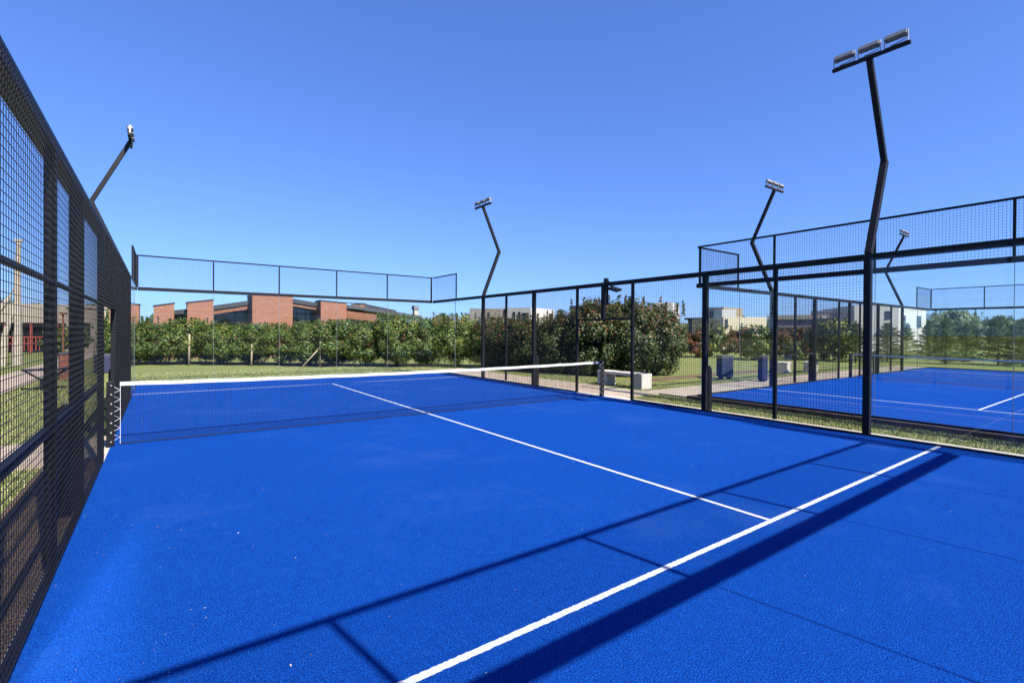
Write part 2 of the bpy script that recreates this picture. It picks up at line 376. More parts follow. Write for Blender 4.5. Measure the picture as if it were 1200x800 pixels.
# local frames: side walls at x=0 and (turned 180) x=10; back walls turned +-90
def court_walls(T, labels, rails):
    wall_local(labels[0], 'fence', T @ RT(0, 0, 0), True, rails[0])
    wall_local(labels[1], 'fence', T @ RT(10, 20, 180), True, rails[1])
    wall_local(labels[2], 'glass wall', T @ RT(0, 20, -90), False)
    wall_local(labels[3], 'glass wall', T @ RT(10, 0, 90), False)
court_walls(T1, [
    'black mesh side fence with two middle rails along the left edge of the nearer court',
    'black mesh side fence of the nearer court on its right, before the white bench',
    'frameless glass wall with mesh top at the far end of the nearer court, before the hedge',
    'glass wall with mesh top behind the viewer, whose rail shades the nearer court'], (True, False))
court_walls(T2, [
    'black mesh side fence along the far side of the second court by the blue bins',
    'black mesh side fence on the near long side of the second court, outside the picture',
    'glass wall with mesh top at the far end of the second court before the conifers',
    'glass wall with tall mesh top on the second court, nearest the grass strip'], (False, False))

def hnet(x, a, b):
    return 0.92-0.04*(1-((x-5)/5)**2)
def make_net(T, label):
    t = thing('court_net', label, 'net'); t.matrix_world = T
    x0, x1 = 0.105, 9.89; y = 10.0
    m = MB(); n = 216; r = 0.0016
    for i in range(n+1):
        x = x0+(x1-x0)*i/n; m.box(x-r, x+r, y-r, y+r, 0.03, hnet(x, 0, 0)-0.02)
    for j in range(19):
        k = j/19
        for s in range(12):
            xa = x0+(x1-x0)*s/12; xb = x0+(x1-x0)*(s+1)/12
            za = 0.03+(hnet(xa, 0, 0)-0.06)*k; zb = 0.03+(hnet(xb, 0, 0)-0.06)*k
            m.bar((xa, y+0.003, za), (xb, y+0.003, zb), 2*r)
    m.build('net_mesh', 'net_cord', t)
    m = MB(); N_ = 40; v = []
    for s in range(N_+1):
        x = x0+(x1-x0)*s/N_; z = hnet(x, 0, 0)+0.003*math.sin(s*1.7)
        v += [(x, y-0.008, z-0.053), (x, y+0.010, z-0.053), (x, y+0.010, z), (x, y-0.008, z)]
    m.v = v
    for s in range(N_):
        k = 4*s
        m.f += [(k, k+4, k+5, k+1), (k+1, k+5, k+6, k+2), (k+2, k+6, k+7, k+3), (k+3, k+7, k+4, k)]
    m.f += [(0, 1, 2, 3), (4*N_+3, 4*N_+2, 4*N_+1, 4*N_)]
    m.build('tape', 'tape_white', t)
    MB().tube([(x0+(x1-x0)*s/30, y, 0.022+0.004*math.sin(s*2.1)) for s in range(31)], 0.006, 6).build('bottom_cord', 'net_cord', t)
    for sx, px in ((1, 0.0), (-1, 10.0)):
        MB().box(px-0.045, px+0.045, y-0.045, y+0.045, 0.0, 0.93).build('net_post', 'black_paint', t, 0.004)
        xe = px+sx*0.11
        MB().tube([(xe, y, 0.02), (xe, y, 0.88)], 0.0025, 6).build('side_cord', 'cord_white', t)
        pts = []
        for k in range(13):
            z = 0.05+0.82*k/12
            pts.append((xe, y, z) if k % 2 else (px-sx*0.0, y-0.052, z+0.015))
        MB().tube(pts, 0.0035, 5).build('lacing', 'cord_white', t)
    return t
make_net(T1, 'long white-taped black net across the nearer court')
make_net(T2, 'white-taped black net across the second court seen through its glass')

# ------------------------------------------------------------------ light poles
def make_pole():
    t = thing('light_pole', '', 'light pole')
    pth = [(-0.06, 0, 3.002), (-0.09, 0, 3.06), (-0.72, 0, 4.66), (-0.02, 0, 6.21)]
    MB().bar(pth[0], (-0.745, 0, 4.69), 0.10, 0.10, (1, 0, 0)).build('lower_pole', 'black_paint', t, 0.004)
    MB().bar((-0.745, 0, 4.63), pth[3], 0.085, 0.085, (1, 0, 0)).build('upper_pole', 'black_paint', t, 0.004)
    MB().bar((0.0, -0.55, 6.17), (0.0, 0.55, 6.17), 0.05, 0.05).build('crossbar', 'black_paint', t)
    for k in (-1, 0, 1):
        c = k*0.365; ang = R(-18)
        mod = MB(); mod.box(-0.05, 0.05, -0.145, 0.145, -0.02, 0.03)
        for i in range(5):
            xx = -0.042+i*0.021; mod.box(xx-0.004, xx+0.004, -0.14, 0.14, 0.03, 0.052)
        o = mod.build('lamp_module', 'lamp_grey', t, 0.003); o.location = (0.02, c, 6.325); o.rotation_euler = (0, ang, 0)
        MB().box(-0.043, 0.043, -0.135, 0.135, -0.026, -0.0205).build('lens', 'lens_grey', o)
        b = MB()
        for q in (-1, 1): b.box(0.0, 0.035, c+q*0.156-0.004, c+q*0.156+0.004, 6.205, 6.385)
        b.box(0.0, 0.035, c-0.152, c+0.152, 6.197, 6.204)
        b.build('bracket', 'galvanised', t)
        MB().tube([(-0.02, c-0.06, 6.365), (-0.04, c-0.02, 6.405), (-0.05, c+0.05, 6.42), (-0.05, c+0.12, 6.40), (-0.05, c+0.15, 6.34), (-0.03, c+0.10, 6.265), (-0.01, c, 6.235), (0, c-0.08, 6.225)], 0.0065, 6).build('cable', 'rubber', t, smooth=True)
    return t
pole0 = make_pole()
for ch in pole0.children:
    if ch.name.split('.')[0] in ('crossbar', 'lamp_module', 'bracket', 'cable'): ch.location.z += 0.07; ch.location.x -= 0.02
f_l = 3.92
spots = [(T1 @ RT(0, f_l, 0), 'cranked black floodlight pole on left fence, cut off by the left picture edge'),
         (T1 @ RT(0, 16, 0), 'cranked black floodlight pole rising behind the left fence'),
         (T1 @ RT(10, 4, 180), 'tallest-looking cranked black floodlight pole, nearest on the right fence'),
         (T1 @ RT(10, 16, 180), 'cranked black floodlight pole at the middle of the picture, far end of right fence'),
         (T2 @ RT(0, 4, 0), 'cranked black floodlight pole on second court, nearest its blue bin'),
         (T2 @ RT(0, 16, 0), 'smallest cranked black floodlight pole, far corner of the second court')]
for i, (T, lb) in enumerate(spots):
    p = pole0 if i == 0 else copy_tree(pole0)
    p.matrix_world = T; p['label'] = lb; p['group'] = 'floodlight poles around the courts'

# security floodlight by the doorway
t = thing('floodlight', 'small black floodlight on a stub post above the doorway beside the net', 'floodlight', (10.09, 10, 2.4))
MB().box(0.0, 0.09, -0.05, 0.05, 0.0, 0.72).build('bracket', 'black_paint', t, 0.004)
MB().bar((0.09, 0, 0.42), (0.09, -0.2, 0.42), 0.03).build('arm', 'black_paint', t)
o = MB().box(-0.09, 0.12, -0.16, 0.16, -0.03, 0.03).build('lamp_head', 'black_paint', t, 0.008); o.location = (0.12, -0.22, 0.42); o.rotation_euler = (R(18), R(-15), 0)
MB().bar((0.03, -0.055, 0.66), (0.10, -0.16, 0.50), 0.07, 0.05).build('sensor', 'black_paint', t)

# ------------------------------------------------------------------ benches, bins, small furniture
def bench(loc, L, label, rz=0):
    t = thing('concrete_bench', label, 'bench', loc, rz, 'concrete benches beside the courts')
    MB().box(0, 0.5, 0, L, 0.40, 0.50).build('seat', 'bench_concrete', t, 0.012)
    for y in (0, L-0.42):
        MB().box(0.01, 0.49, y+0.003, y+0.417, 0.0, 0.402).build('leg', 'bench_concrete', t, 0.012)
    return t
bench((12.75, 10.95, GZ), 1.95, 'white concrete bench on the path right of the net post')
bench((23.3, 12.0, GZ), 0.9, 'small pale concrete bench beyond the second court, left of the pair', R(-75))
bench((24.9, 11.5, GZ), 0.9, 'small pale concrete bench beyond the second court, right of the pair', R(-75))
def bin_(loc, wd, dp, h, rz, label, mats, legs=True):
    t = thing('litter_bin', label, 'bin', loc, rz, 'litter bins on the grass')
    z0 = 0.10 if legs else 0.02
    MB().box(-wd/2, wd/2, -dp/2, dp/2, z0, h-0.10).build('body', mats[0], t, 0.015)
    MB().box(-wd/2-0.01, wd/2+0.01, -dp/2-0.01, dp/2+0.01, h-0.097, h-0.02).build('lid', mats[1], t, 0.01)
    m = MB()
    for k in (-1, 0, 1): m.box(-wd/2+0.05, wd/2-0.05, -dp/2-0.008, -dp/2+0.002, z0+0.28+k*0.16, z0+0.30+k*0.16)
    m.build('ridge', mats[1], t)
    for sx in (-1, 1): MB().box(sx*wd/2*0.7-0.02, sx*wd/2*0.7+0.02, -dp/2+0.04, dp/2-0.04, 0, z0-0.002).build('leg', mats[1], t)
bin_((18.5, 11.6, GZ), 0.48, 0.42, 0.96, R(-30), 'blue litter bin with dark lid on the grass beside the second court', ('bin_blue', 'bin_dark'))
bin_((18.4, 10.05, GZ), 0.24, 0.24, 1.02, R(-20), 'narrow blue litter bin on the path, right of the wide one', ('bin_blue', 'bin_blue'))
bin_((-2.1, 24.4, GZ), 0.45, 0.45, 1.0, R(10), 'reddish-brown slatted litter bin on the grass beyond the left fence', ('bin_wood', 'bin_dark'), False)
bin_((-1.35, 27.5, GZ), 0.55, 0.5, 0.8, R(10), 'blue litter bin seen through the left doorway, far off on the grass', ('bin_blue', 'bin_dark'), False)
t = thing('garden_table', 'black metal table with splayed V-shaped supports on the grass beyond the left fence', 'table', (-2.15, 20.7, GZ), R(10))
MB().box(-0.5, 0.5, -0.3, 0.3, 0.60, 0.63).build('table_top', 'black_paint', t)
for sy in (-0.2, 0.2):
    MB().bar((-0.46, sy, 0.61), (-0.1, sy, 0.32), 0.03, 0.12, (0, 1, 0)).bar((0.46, sy, 0.61), (0.1, sy, 0.32), 0.03, 0.12, (0, 1, 0)).build('support', 'black_paint', t)
MB().box(-0.12, 0.12, -0.24, 0.24, 0.0, 0.34).build('foot', 'black_paint', t)

# ------------------------------------------------------------------ foliage
def quads_mesh(name, C, A, B, mats, mi):
    """leaves: centres C, half-length vectors A, half-width vectors B"""
    n = len(C); v = np.empty((n, 4, 3), np.float32)
    v[:, 0] = C-A; v[:, 1] = C+B*1.0-A*0.1; v[:, 2] = C+A; v[:, 3] = C-B*1.0-A*0.1
    me = bpy.data.meshes.new(name); me.vertices.add(4*n); me.vertices.foreach_set('co', v.ravel())
    me.loops.add(4*n); me.loops.foreach_set('vertex_index', np.arange(4*n, dtype=np.int32))
    me.polygons.add(n); me.polygons.foreach_set('loop_start', np.arange(0, 4*n, 4, dtype=np.int32))
    me.polygons.foreach_set('material_index', mi.astype(np.int32)); me.update(calc_edges=True); me.validate()
    for m in mats: me.materials.append(M[m])
    return me
def unit(a): return a/np.linalg.norm(a, axis=1, keepdims=True)
def crown_mesh(name, rx, ry, h0, h1, n, leaf, mats, redtop=0.0, yellow=0.0, nclump=60, seed=1, full=0.55):
    g = np.random.default_rng(seed); zc = (h0+h1)/2; rz = (h1-h0)/2
    d = unit(g.normal(size=(nclump, 3))); rr = full+(1-full)*g.random((nclump, 1))**0.6
    cc = d*rr; cs = 0.16+0.16*g.random(nclump)
    # box-ish ellipsoid: push out the corners
    cc[:, 2] = np.sign(cc[:, 2])*np.abs(cc[:, 2])**0.75
    k = g.integers(0, nclump, n)
    off = unit(g.normal(size=(n, 3)))*g.random((n, 1))**0.45
    p = cc[k]+off*cs[k][:, None]*1.25
    C = p*np.array([rx, ry, rz])+np.array([0, 0, zc])
    C[:, 2] = np.maximum(C[:, 2], h0*0.6)
    # a few shoots stick out of the top
    ns = int(n*0.03); sh = g.integers(0, 14, ns); sx = g.normal(size=(14, 2))*[rx*0.5, ry*0.5]
    C[:ns, 0] = sx[sh, 0]+g.normal(size=ns)*0.02; C[:ns, 1] = sx[sh, 1]+g.normal(size=ns)*0.02; C[:ns, 2] = h1-0.25*rz+g.random(ns)*0.42*rz
    out = unit(off+0.5*unit(cc)[k]+np.array([0, 0, 0.35])+g.normal(size=(n, 3))*0.35)
    A = unit(np.cross(out, g.normal(size=(n, 3)))); B = np.cross(out, A)
    s = leaf*(0.65+0.7*g.random((n, 1)))
    mi = np.zeros(n)
    top = (C[:, 2]-h0)/(h1-h0)
    rel = g.random(n)
    cr = g.random(nclump); cy = g.random(nclump)
    if redtop: mi[(rel < redtop*np.clip(top*2.4-1.1, 0.05, 1)*(0.4+1.5*cr[k]))] = 1
    if yellow: mi[(cy[k] < yellow) & (g.random(n) < 0.6)] = 2
    return quads_mesh(name, C, A*s, B*s*0.5, mats, mi)
def trunk_mb(h, r, spread, seed, nl=5, base=0.0):
    g = random.Random(seed); m = MB()
    pts = [(g.uniform(-.02, .02)*i, g.uniform(-.02, .02)*i, base+h*i/4) for i in range(5)]
    m.tube(pts, [r*(1.25-0.18*i) for i in range(5)], 8)
    for k in range(nl):
        a = 2*math.pi*k/nl+g.uniform(-.4, .4); b = pts[1+k % 3]; L = spread*g.uniform(.6, .95)
        m.tube([b, (b[0]+math.cos(a)*L*.4, b[1]+math.sin(a)*L*.4, b[2]+L*.4), (b[0]+math.cos(a)*L, b[1]+math.sin(a)*L, b[2]+L*.95)], [r*.55, r*.38, r*.12], 6)
    return m
def make_tree(name, crown_me, trunk, bark, cat, stakes=0):
    t = thing(name, '', cat)
    trunk.build('trunk', bark, t, smooth=True)
    link(bpy.data.objects.new('crown', crown_me), t)
    return t
def place(proto, loc, rz, sc_, label, group, first=set()):
    o = proto if proto.name not in first else copy_tree(proto)
    first.add(proto.name)
    o.location = loc; o.rotation_euler = (0, 0, rz); o.scale = sc_ if isinstance(sc_, tuple) else (sc_,)*3
    o['label'] = label; o['group'] = group
    return o
LM = ['leaf_green', 'leaf_red', 'leaf_yellow']; LD = ['leaf_dark', 'leaf_red', 'leaf_yellow']
hed = [make_tree('hedge_tree', crown_mesh('crown%d' % i, 1.15, 0.95, 0.25, 2.4, 15000, 0.058, LM, 0.05, 0.08, 110, 11+i), trunk_mb(1.5, 0.045, 0.8, i), 'bark', 'tree') for i in range(3)]
hdk = [make_tree('hedge_tree', crown_mesh('crown%d' % (i+5), 1.05, 1.15, 0.12, 2.85, 19000, 0.056, LD, 0.26, 0.02, 120, 31+i), trunk_mb(1.8, 0.05, 0.9, 20+i), 'bark', 'tree') for i in range(3)]
ORD = ['first', 'second', 'third', 'fourth', 'fifth', 'sixth', 'seventh', 'eighth', 'ninth', 'tenth', 'eleventh', 'twelfth', 'thirteenth']
back = [(-0.9, 33.6), (0.35, 32.7), (1.7, 32.1), (3.1, 31.0), (4.5, 30.0), (5.7, 28.9), (6.8, 27.7), (7.9, 26.6), (9.0, 25.6), (10.3, 24.7), (11.6, 23.9), (12.9, 22.9)]
for i, (x, y) in enumerate(back):
    s = random.uniform(0.98, 1.12)
    place(hed[i % 3], (x, y, GZ), random.uniform(0, 6.28), (s*1.02, s*1.02, s*random.uniform(0.95, 1.06)*(0.95 if i > 7 else 0.84)),
          '%s green leafy tree from the left in the hedge behind the far glass wall' % ORD[i], 'trees of the hedge behind the far glass wall')
side = [(14.1, 21.5), (14.3, 20.0), (14.6, 18.5), (14.9, 17.0), (15.3, 15.7), (16.4, 14.7), (17.8, 14.4)]
for i, (x, y) in enumerate(side):
    s = random.uniform(0.98, 1.1)
    place(hdk[i % 3], (x, y, GZ), random.uniform(0, 6.28), (s*1.05, s*1.05, s*[0.76, 0.76, 0.78, 0.86, 1.0, 1.03, 0.98][i]),
          '%s dark red-tipped shrub from the left in the hedge behind the right fence' % ORD[i], 'red-tipped shrubs of the hedge beyond the right fence')
# stakes and bare trunks showing at the foot of the back hedge
for i, (x, y, h, lean, lb) in enumerate([(1.75, 31.0, 1.6, 0, 'upright pale wooden stake, leftmost in front of the hedge'),
                                    (4.3, 28.9, 1.1, 0, 'short pale wooden stake, second from left in front of the hedge'),
                                    (6.95, 26.2, 1.6, 0.9, 'tall pale wooden stake with slanting prop, third from left before the hedge')]):
    m = MB().tube([(0, 0, 0), (0.02, 0, h)], [0.05, 0.04], 8)
    if lean: m.tube([(-lean, -0.1, 0), (-0.03, 0, 0.95)], 0.028, 7)
    o = m.build('wooden_stake', 'stake_wood', None, smooth=True); o.location = (x, y, GZ); tag(o, lb, 'stake', 'wooden stakes before the hedge')

# conifers beyond the second court
def conifer(seed, h=3.6, r=1.35, n=95):
    g = np.random.default_rng(seed); m = MB().tube([(0, 0, 0), (0.02, 0.0, h*0.5), (0, 0.02, h*0.98)], [0.06, 0.035, 0.008], 7)
    C = []; A = []; B = []
    for k in range(n):
        f = (k/n)**0.9; z = h*(0.03+0.93*f); a = k*2.399+g.normal()*0.3; L = r*(1-f)**0.75*g.uniform(.6, 1.2)+0.14
        rise = -0.05+0.75*f+g.normal()*0.12
        d = np.array([math.cos(a), math.sin(a), rise]); d /= np.linalg.norm(d)
        p0 = np.array([0, 0, z])
        m.tube([tuple(p0), tuple(p0+d*L*0.9)], [0.012, 0.004], 4)
        q = int(120*L/r)+16
        t_ = g.random(q)**0.7; wd = 0.20*L*(1-t_*0.8)+0.03
        sd = np.array([-math.sin(a), math.cos(a), 0])
        c = p0+np.outer(t_*L, d)+np.outer(g.normal(size=q)*wd*0.8, sd)+g.normal(size=(q, 3))*0.035
        c[:, 2] += 0.06*L-(t_**2)*0.05*L
        ax = unit(d*1.0+g.normal(size=(q, 3))*0.35+[0, 0, .25]); bb = unit(np.cross(ax, g.normal(size=(q, 3))))
        C.append(c); A.append(ax*0.085); B.append(bb*0.017)
    C, A, B = map(np.concatenate, (C, A, B))
    t = thing('conifer', '', 'tree'); m.build('trunk', 'bark', t, smooth=True)
    link(bpy.data.objects.new('crown', quads_mesh('needles%d' % seed, C, A, B, ['needle_green'], np.zeros(len(C)))), t)
    return t
con = [conifer(3), conifer(4, 3.3, 1.55, 90)]
cps = [(1003, 31, 0.7), (1040, 32, 0.78), (1062, 36, 0.74), (1108, 30, 0.86), (1133, 33, 0.72), (1170, 29.5, 0.9), (1199, 28, 0.78), (1088, 40, 0.8)]
for i, (u, d, s) in enumerate(cps):
    p = P(u, 400, d)
    place(con[i % 2], (p.x, p.y, GZ), random.uniform(0, 6.28), s*1.0, ['feathery conifer behind the black net post of the second court', 'feathery conifer before the white building, left of a taller pair', 'feathery conifer before the middle of the white building',
          'broad feathery conifer just right of the white building', 'slimmer feathery conifer behind the broad one right of the white building', 'large feathery conifer near the right picture edge', 'feathery conifer cut by the right picture edge', 'feathery conifer at the right corner of the white building'][i], 'young conifers beyond the second court')

# shrubs between the lawn and the far houses
shr = [make_tree('garden_shrub', crown_mesh('shrub%d' % i, 0.9, 0.9, 0.15, 1.9, 3200, 0.085, [['leaf_red', 'leaf_red', 'leaf_yellow'], ['leaf_green', 'leaf_red', 'leaf_yellow'], ['leaf_dark', 'leaf_red', 'leaf_yellow']][i], 0.2, 0.15, 30, 60+i, 0.35), trunk_mb(1.1, 0.04, 0.6, 40+i, 4), 'bark', 'shrub') for i in range(3)]
sp = [(832, 37, 1, 1.3, 'pale green open shrub left of the cream house'), (852, 40, 0, 0.7, 'low reddish shrub at the left foot of the cream house'), (868, 36, 0, 1.15, 'dark red shrub in front of the cream house'),
      (880, 34, 2, 0.8, 'small dark green shrub between the red shrub and the bright tree'), (889, 33, 1, 1.2, 'bright green little tree at the right end of the cream house'), (915, 38, 0, 1.05, 'red-leaved shrub just right of the second court floodlight pole'),
      (945, 37, 0, 1.15, 'broad red-leaved shrub before the long grey house'), (930, 33, 1, 0.7, 'low green shrub beside the pale blue tub'), (966, 34, 1, 1.3, 'green shrub before the basketball hoop'), (983, 33, 1, 1.45, 'tall green shrub right of the basketball hoop'),
      (815, 36, 0, 1.0, 'reddish shrub just right of the dark hedge'), (66, 34, 1, 0.9, 'small green shrub before the left beige house'), (88, 38, 1, 1.1, 'green shrub between the left fence posts, before the beige house'), (20, 40, 2, 1.2, 'dark shrub behind the pale bare trunk')]
for u, d, k, s, lb in sp:
    p = P(u, 400, d); place(shr[k], (p.x, p.y, GZ), random.uniform(0, 6.28), s, lb, 'garden shrubs before the far houses')

# far trees
far = [make_tree('distant_tree', crown_mesh('far%d' % i, 3.4, 3.2, 1.4, 7.6, 7000, 0.24, ['leaf_far', 'leaf_far', 'leaf_yellow'], 0, 0.05, 45, 80+i, 0.4), trunk_mb(4, 0.16, 2.4, 60+i), 'bark', 'tree') for i in range(3)]
ft = [(1092, 56, .95), (1112, 62, 1.15), (1128, 70, 1.15), (1142, 60, 0.75), (1155, 74, 0.8), (1170, 64, 0.98), (1182, 72, 0.9), (1196, 60, 0.75), (1215, 66, 0.9), (1240, 70, .9),
      (1120, 90, 1.25), (1160, 95, 1.1), (1200, 96, 1.1), (870, 88, 0.85), (888, 92, 0.85), (905, 90, 0.8), (930, 100, 0.95), (960, 105, 0.85), (645, 78, 0.8), (668, 85, 0.8), (548, 95, 0.9), (40, 70, 1.05), (58, 74, 1.0), (112, 66, 1.0), (126, 60, 0.9), (-10, 68, 1.2), (815, 95, .75), (790, 90, 0.6)]
for i, (u, d, s) in enumerate(ft):
    p = P(u, 400, d)
    k = 'beyond the conifers' if u > 1085 else ('behind the cream and grey houses' if u > 780 else ('above the hedge near the white house' if u > 500 else 'behind the left beige house'))
    wh = 'sized bushy green tree %s' % k
    same = [q for q in ft if ((q[0] > 1085) == (u > 1085)) and ((q[0] > 780) == (u > 780)) and ((q[0] > 500) == (u > 500))]
    rk = sorted(same).index((u, d, s))
    place(far[i % 3], (p.x, p.y, GZ), random.uniform(0, 6.28), s*(0.54 if u > 1085 else 0.64), '%s far-off bushy green tree from the left %s' % (ORD[rk], k), 'far-off trees on the horizon')
# woods closing the horizon
C = []; g = np.random.default_rng(5)
n = 60000; ang = g.random(n)*math.pi*1.25-0.35*math.pi+YAW-0.2; rad = 170+g.random(n)*25
top = 5.0+1.6*np.sin(ang*31)+1.2*np.sin(ang*67+1)+0.9*np.sin(ang*143+2)
C = np.stack([np.sin(ang)*rad, np.cos(ang)*rad, GZ+top*g.random(n)**0.7], 1)
A = unit(g.normal(size=(n, 3))); B = unit(np.cross(A, g.normal(size=(n, 3))))
o = bpy.data.objects.new('distant_woods', quads_mesh('woods', C, A*0.75, B*0.55, ['leaf_far'], np.zeros(n))); link(o); o['kind'] = 'stuff'; o['label'] = 'low far-off woods along the horizon'; o['category'] = 'woods'

# grass blades on the strips one looks at closely
def grass(x0, x1, y0, y1, n, h=0.05):
    g = np.random.default_rng(int(abs(x0)*10)+3); x = x0+(x1-x0)*g.random(n); y = y0+(y1-y0)*g.random(n)
    C = np.stack([x, y, np.full(n, GZ+h*0.35)], 1)
    A = unit(g.normal(size=(n, 3))*0.55+[0, 0, 0.75]); B = unit(np.cross(A, g.normal(size=(n, 3))))
    s = h*(0.4+0.8*g.random((n, 1)))
    return C, A*s, B*0.0045*(0.7+0.6*g.random((n, 1)))
parts = [grass(10.44, 12.02, -1, 9.93, 42000, 0.045), grass(-2.85, -0.66, 3, 9.55, 30000, 0.045), grass(-2.85, -0.36, 11.45, 24, 42000, 0.05), grass(0, 12, 20.4, 26, 50000, 0.05), grass(12.35, 14.4, 10.6, 20, 26000, 0.05)]
C, A, B = (np.concatenate([p[i] for p in parts]) for i in range(3))
o = bpy.data.objects.new('grass', quads_mesh('grass', C, A, B, ['grass_blade'], np.zeros(len(C)))); link(o); o['kind'] = 'stuff'; o['label'] = 'short sun-dried grass around the courts'; o['category'] = 'grass'
# leaf and sand crumbs on the turf
g = np.random.default_rng(9); n = 900
x = np.where(g.random(n) < 0.45, np.abs(g.normal(size=n))*0.9, g.random(n)*10); y = np.where(g.random(n) < .6, 2+g.random(n)*7, 1+g.random(n)*18)
C = np.stack([np.clip(x, 0.03, 9.9), y, np.full(n, 0.006)], 1)
A = unit(g.normal(size=(n, 3))*[1, 1, 0.12]); B = unit(np.cross(A, np.array([0, 0, 1.0])+g.normal(size=(n, 3))*0.2))
s = 0.0024+0.005*g.random((n, 1))**3
o = bpy.data.objects.new('leaf_litter', quads_mesh('crumbs', C, A*s, B*s*0.55, ['litter'], np.zeros(n))); link(o); o['kind'] = 'stuff'; o['label'] = 'tiny dry leaf crumbs scattered over the blue turf'; o['category'] = 'litter'

# ------------------------------------------------------------------ buildings
# brick club house behind the hedge (front along y = 38)
Yb = 38.0
t = thing('brick_building', 'red brick house with stepped slanted piers and dark low-pitched roof behind the hedge', 'building', (0, Yb, GZ))
def bx(u, v): 
    d = (Yb-CAM.y)/((Fw + Rt*((u-PU)/FPX) - Up*((v-PV)/FPX)).y); q = P(u, v, d); return q.x, q.z-GZ
def pier(uL, uR, vL, vR, dep=1.6, y0=0.0):
    xL, zL = bx(uL, vL); xR, zR = bx(uR, vR)
    MB().prism([(xL, 0), (xR, 0), (xR, zR), (xL, zL)], 'y', y0, y0+dep).build('wall', 'brick', t)
    MB().prism([(xL-0.04, zL+0.002), (xR+0.04, zR+0.002), (xR+0.04, zR+0.07), (xL-0.04, zL+0.07)], 'y', y0-0.04, y0+dep+0.04).build('coping', 'roof_dark', t)
pier(128, 163, 362, 357); pier(180, 204, 359, 355.5); pier(219.5, 250, 355, 351.5); pier(295, 342, 345.8, 345.8, 2.4, -0.3); pier(376, 406, 352.5, 355.5)
def roofseg(uL, vL, uR, vR, y0, y1, th=0.28, mat='roof_dark', nm='roof'):
    xL, zL = bx(uL, vL); xR, zR = bx(uR, vR)
    MB().prism([(xL, zL-th), (xR, zR-th), (xR, zR), (xL, zL)], 'y', y0, y1).build(nm, mat, t)
    return xL, xR, zL-th, zR-th
a_ = roofseg(204, 363, 219, 361.5, 0.9, 8); a_ = roofseg(251, 357.5, 294, 351.5, 0.6, 9)
MB().prism([(a_[0], a_[2]-0.3), (a_[1], a_[3]-0.3), (a_[1], a_[3]-0.004), (a_[0], a_[2]-0.004)], 'y', 0.7, 0.9).build('fascia', 'wood_brown', t)
b_ = roofseg(343, 349.0, 376, 354.5, 0.6, 9)
MB().prism([(b_[0], b_[2]-0.25), (b_[1], b_[3]-0.25), (b_[1], b_[3]-0.004), (b_[0], b_[2]-0.004)], 'y', 0.7, 0.9).build('fascia', 'wood_brown', t)
c_ = roofseg(400, 353.5, 505, 369.5, 1.7, 10, 0.25, 'roof_sheet')
for (x0, x1, z1, z2) in ((bx(251, 360)[0], bx(294, 360)[0], bx(251, 357.5)[1]-.29, bx(294, 351.5)[1]-.29), (bx(343, 360)[0], bx(376, 360)[0], bx(343, 349)[1]-.29, bx(376, 354.5)[1]-.29), (bx(204, 360)[0], bx(219, 360)[0], bx(204, 363)[1]-.29, bx(219, 361.5)[1]-.29)):
    wn = MB().prism([(x0, 0), (x1, 0), (x1, z2), (x0, z1)], 'y', 1.7, 1.8).build('window', 'window_glass', t)
    fr = MB()
    for k in range(4):
        xx = x0+(x1-x0)*k/3; fr.box(xx-0.03, xx+0.03, 1.66, 1.698, 0, z1+(z2-z1)*k/3)
    fr.build('frame', 'roof_dark', wn)
xa, za = bx(407, 360); xb, zb = bx(447, 367)
MB().prism([(xa, 0), (xb+4, 0), (xb+4, zb-1.0), (xa, za-.35)], 'y', 2.2, 2.5).build('wall', 'wood_brown', t)
MB().prism([(xa-.5, za-.45), (xb+.4, zb-.45), (xb+.4, zb-.1), (xa-.5, za-.1)], 'y', 1.55, 1.69).build('fascia', 'wood_brown', t)
# roof terrace box and second slab behind
m = MB(); 
for k, (u0, u1, v0, v1) in enumerate([(419, 445, 352.8, 363)]):
    x0, z1 = bx(u0, v0); x1, z0 = bx(u1, v1)
    MB().box(x0+0.9, x1+0.2, 4.0, 6.0, z0-0.3, z1-0.08).build('roof_box', 'brick', t)
    for i in range(4):
        xx = x0+(x1-x0)*i/3; m.box(xx-0.03, xx+0.03, 3.2, 3.26, z0-0.4, z1)
    m.box(x0, x1, 3.2, 3.26, z1, z1+0.06).box(x0, x1, 3.2, 3.26, (z0+z1)/2, (z0+z1)/2+0.04)
m.build('roof_railing', 'roof_dark', t)
x0, z1 = bx(455, 358); x1, z2 = bx(500, 367)
z1 += .5; z2 += .45
MB().prism([(x0, z1-0.8), (x1, z2-0.6), (x1, z2), (x0, z1)], 'y', 6.5, 9).build('roof', 'roof_dark', t)
x0, z1 = bx(503.5, 356.5); 
m = MB().box(x0, x0+0.36, 3, 3.4, 0, z1-0.35).build('chimney', 'concrete', t)
MB().box(x0-0.06, x0+0.42, 2.94, 3.46, z1-0.348, z1).build('cap', 'grey_wall', m)

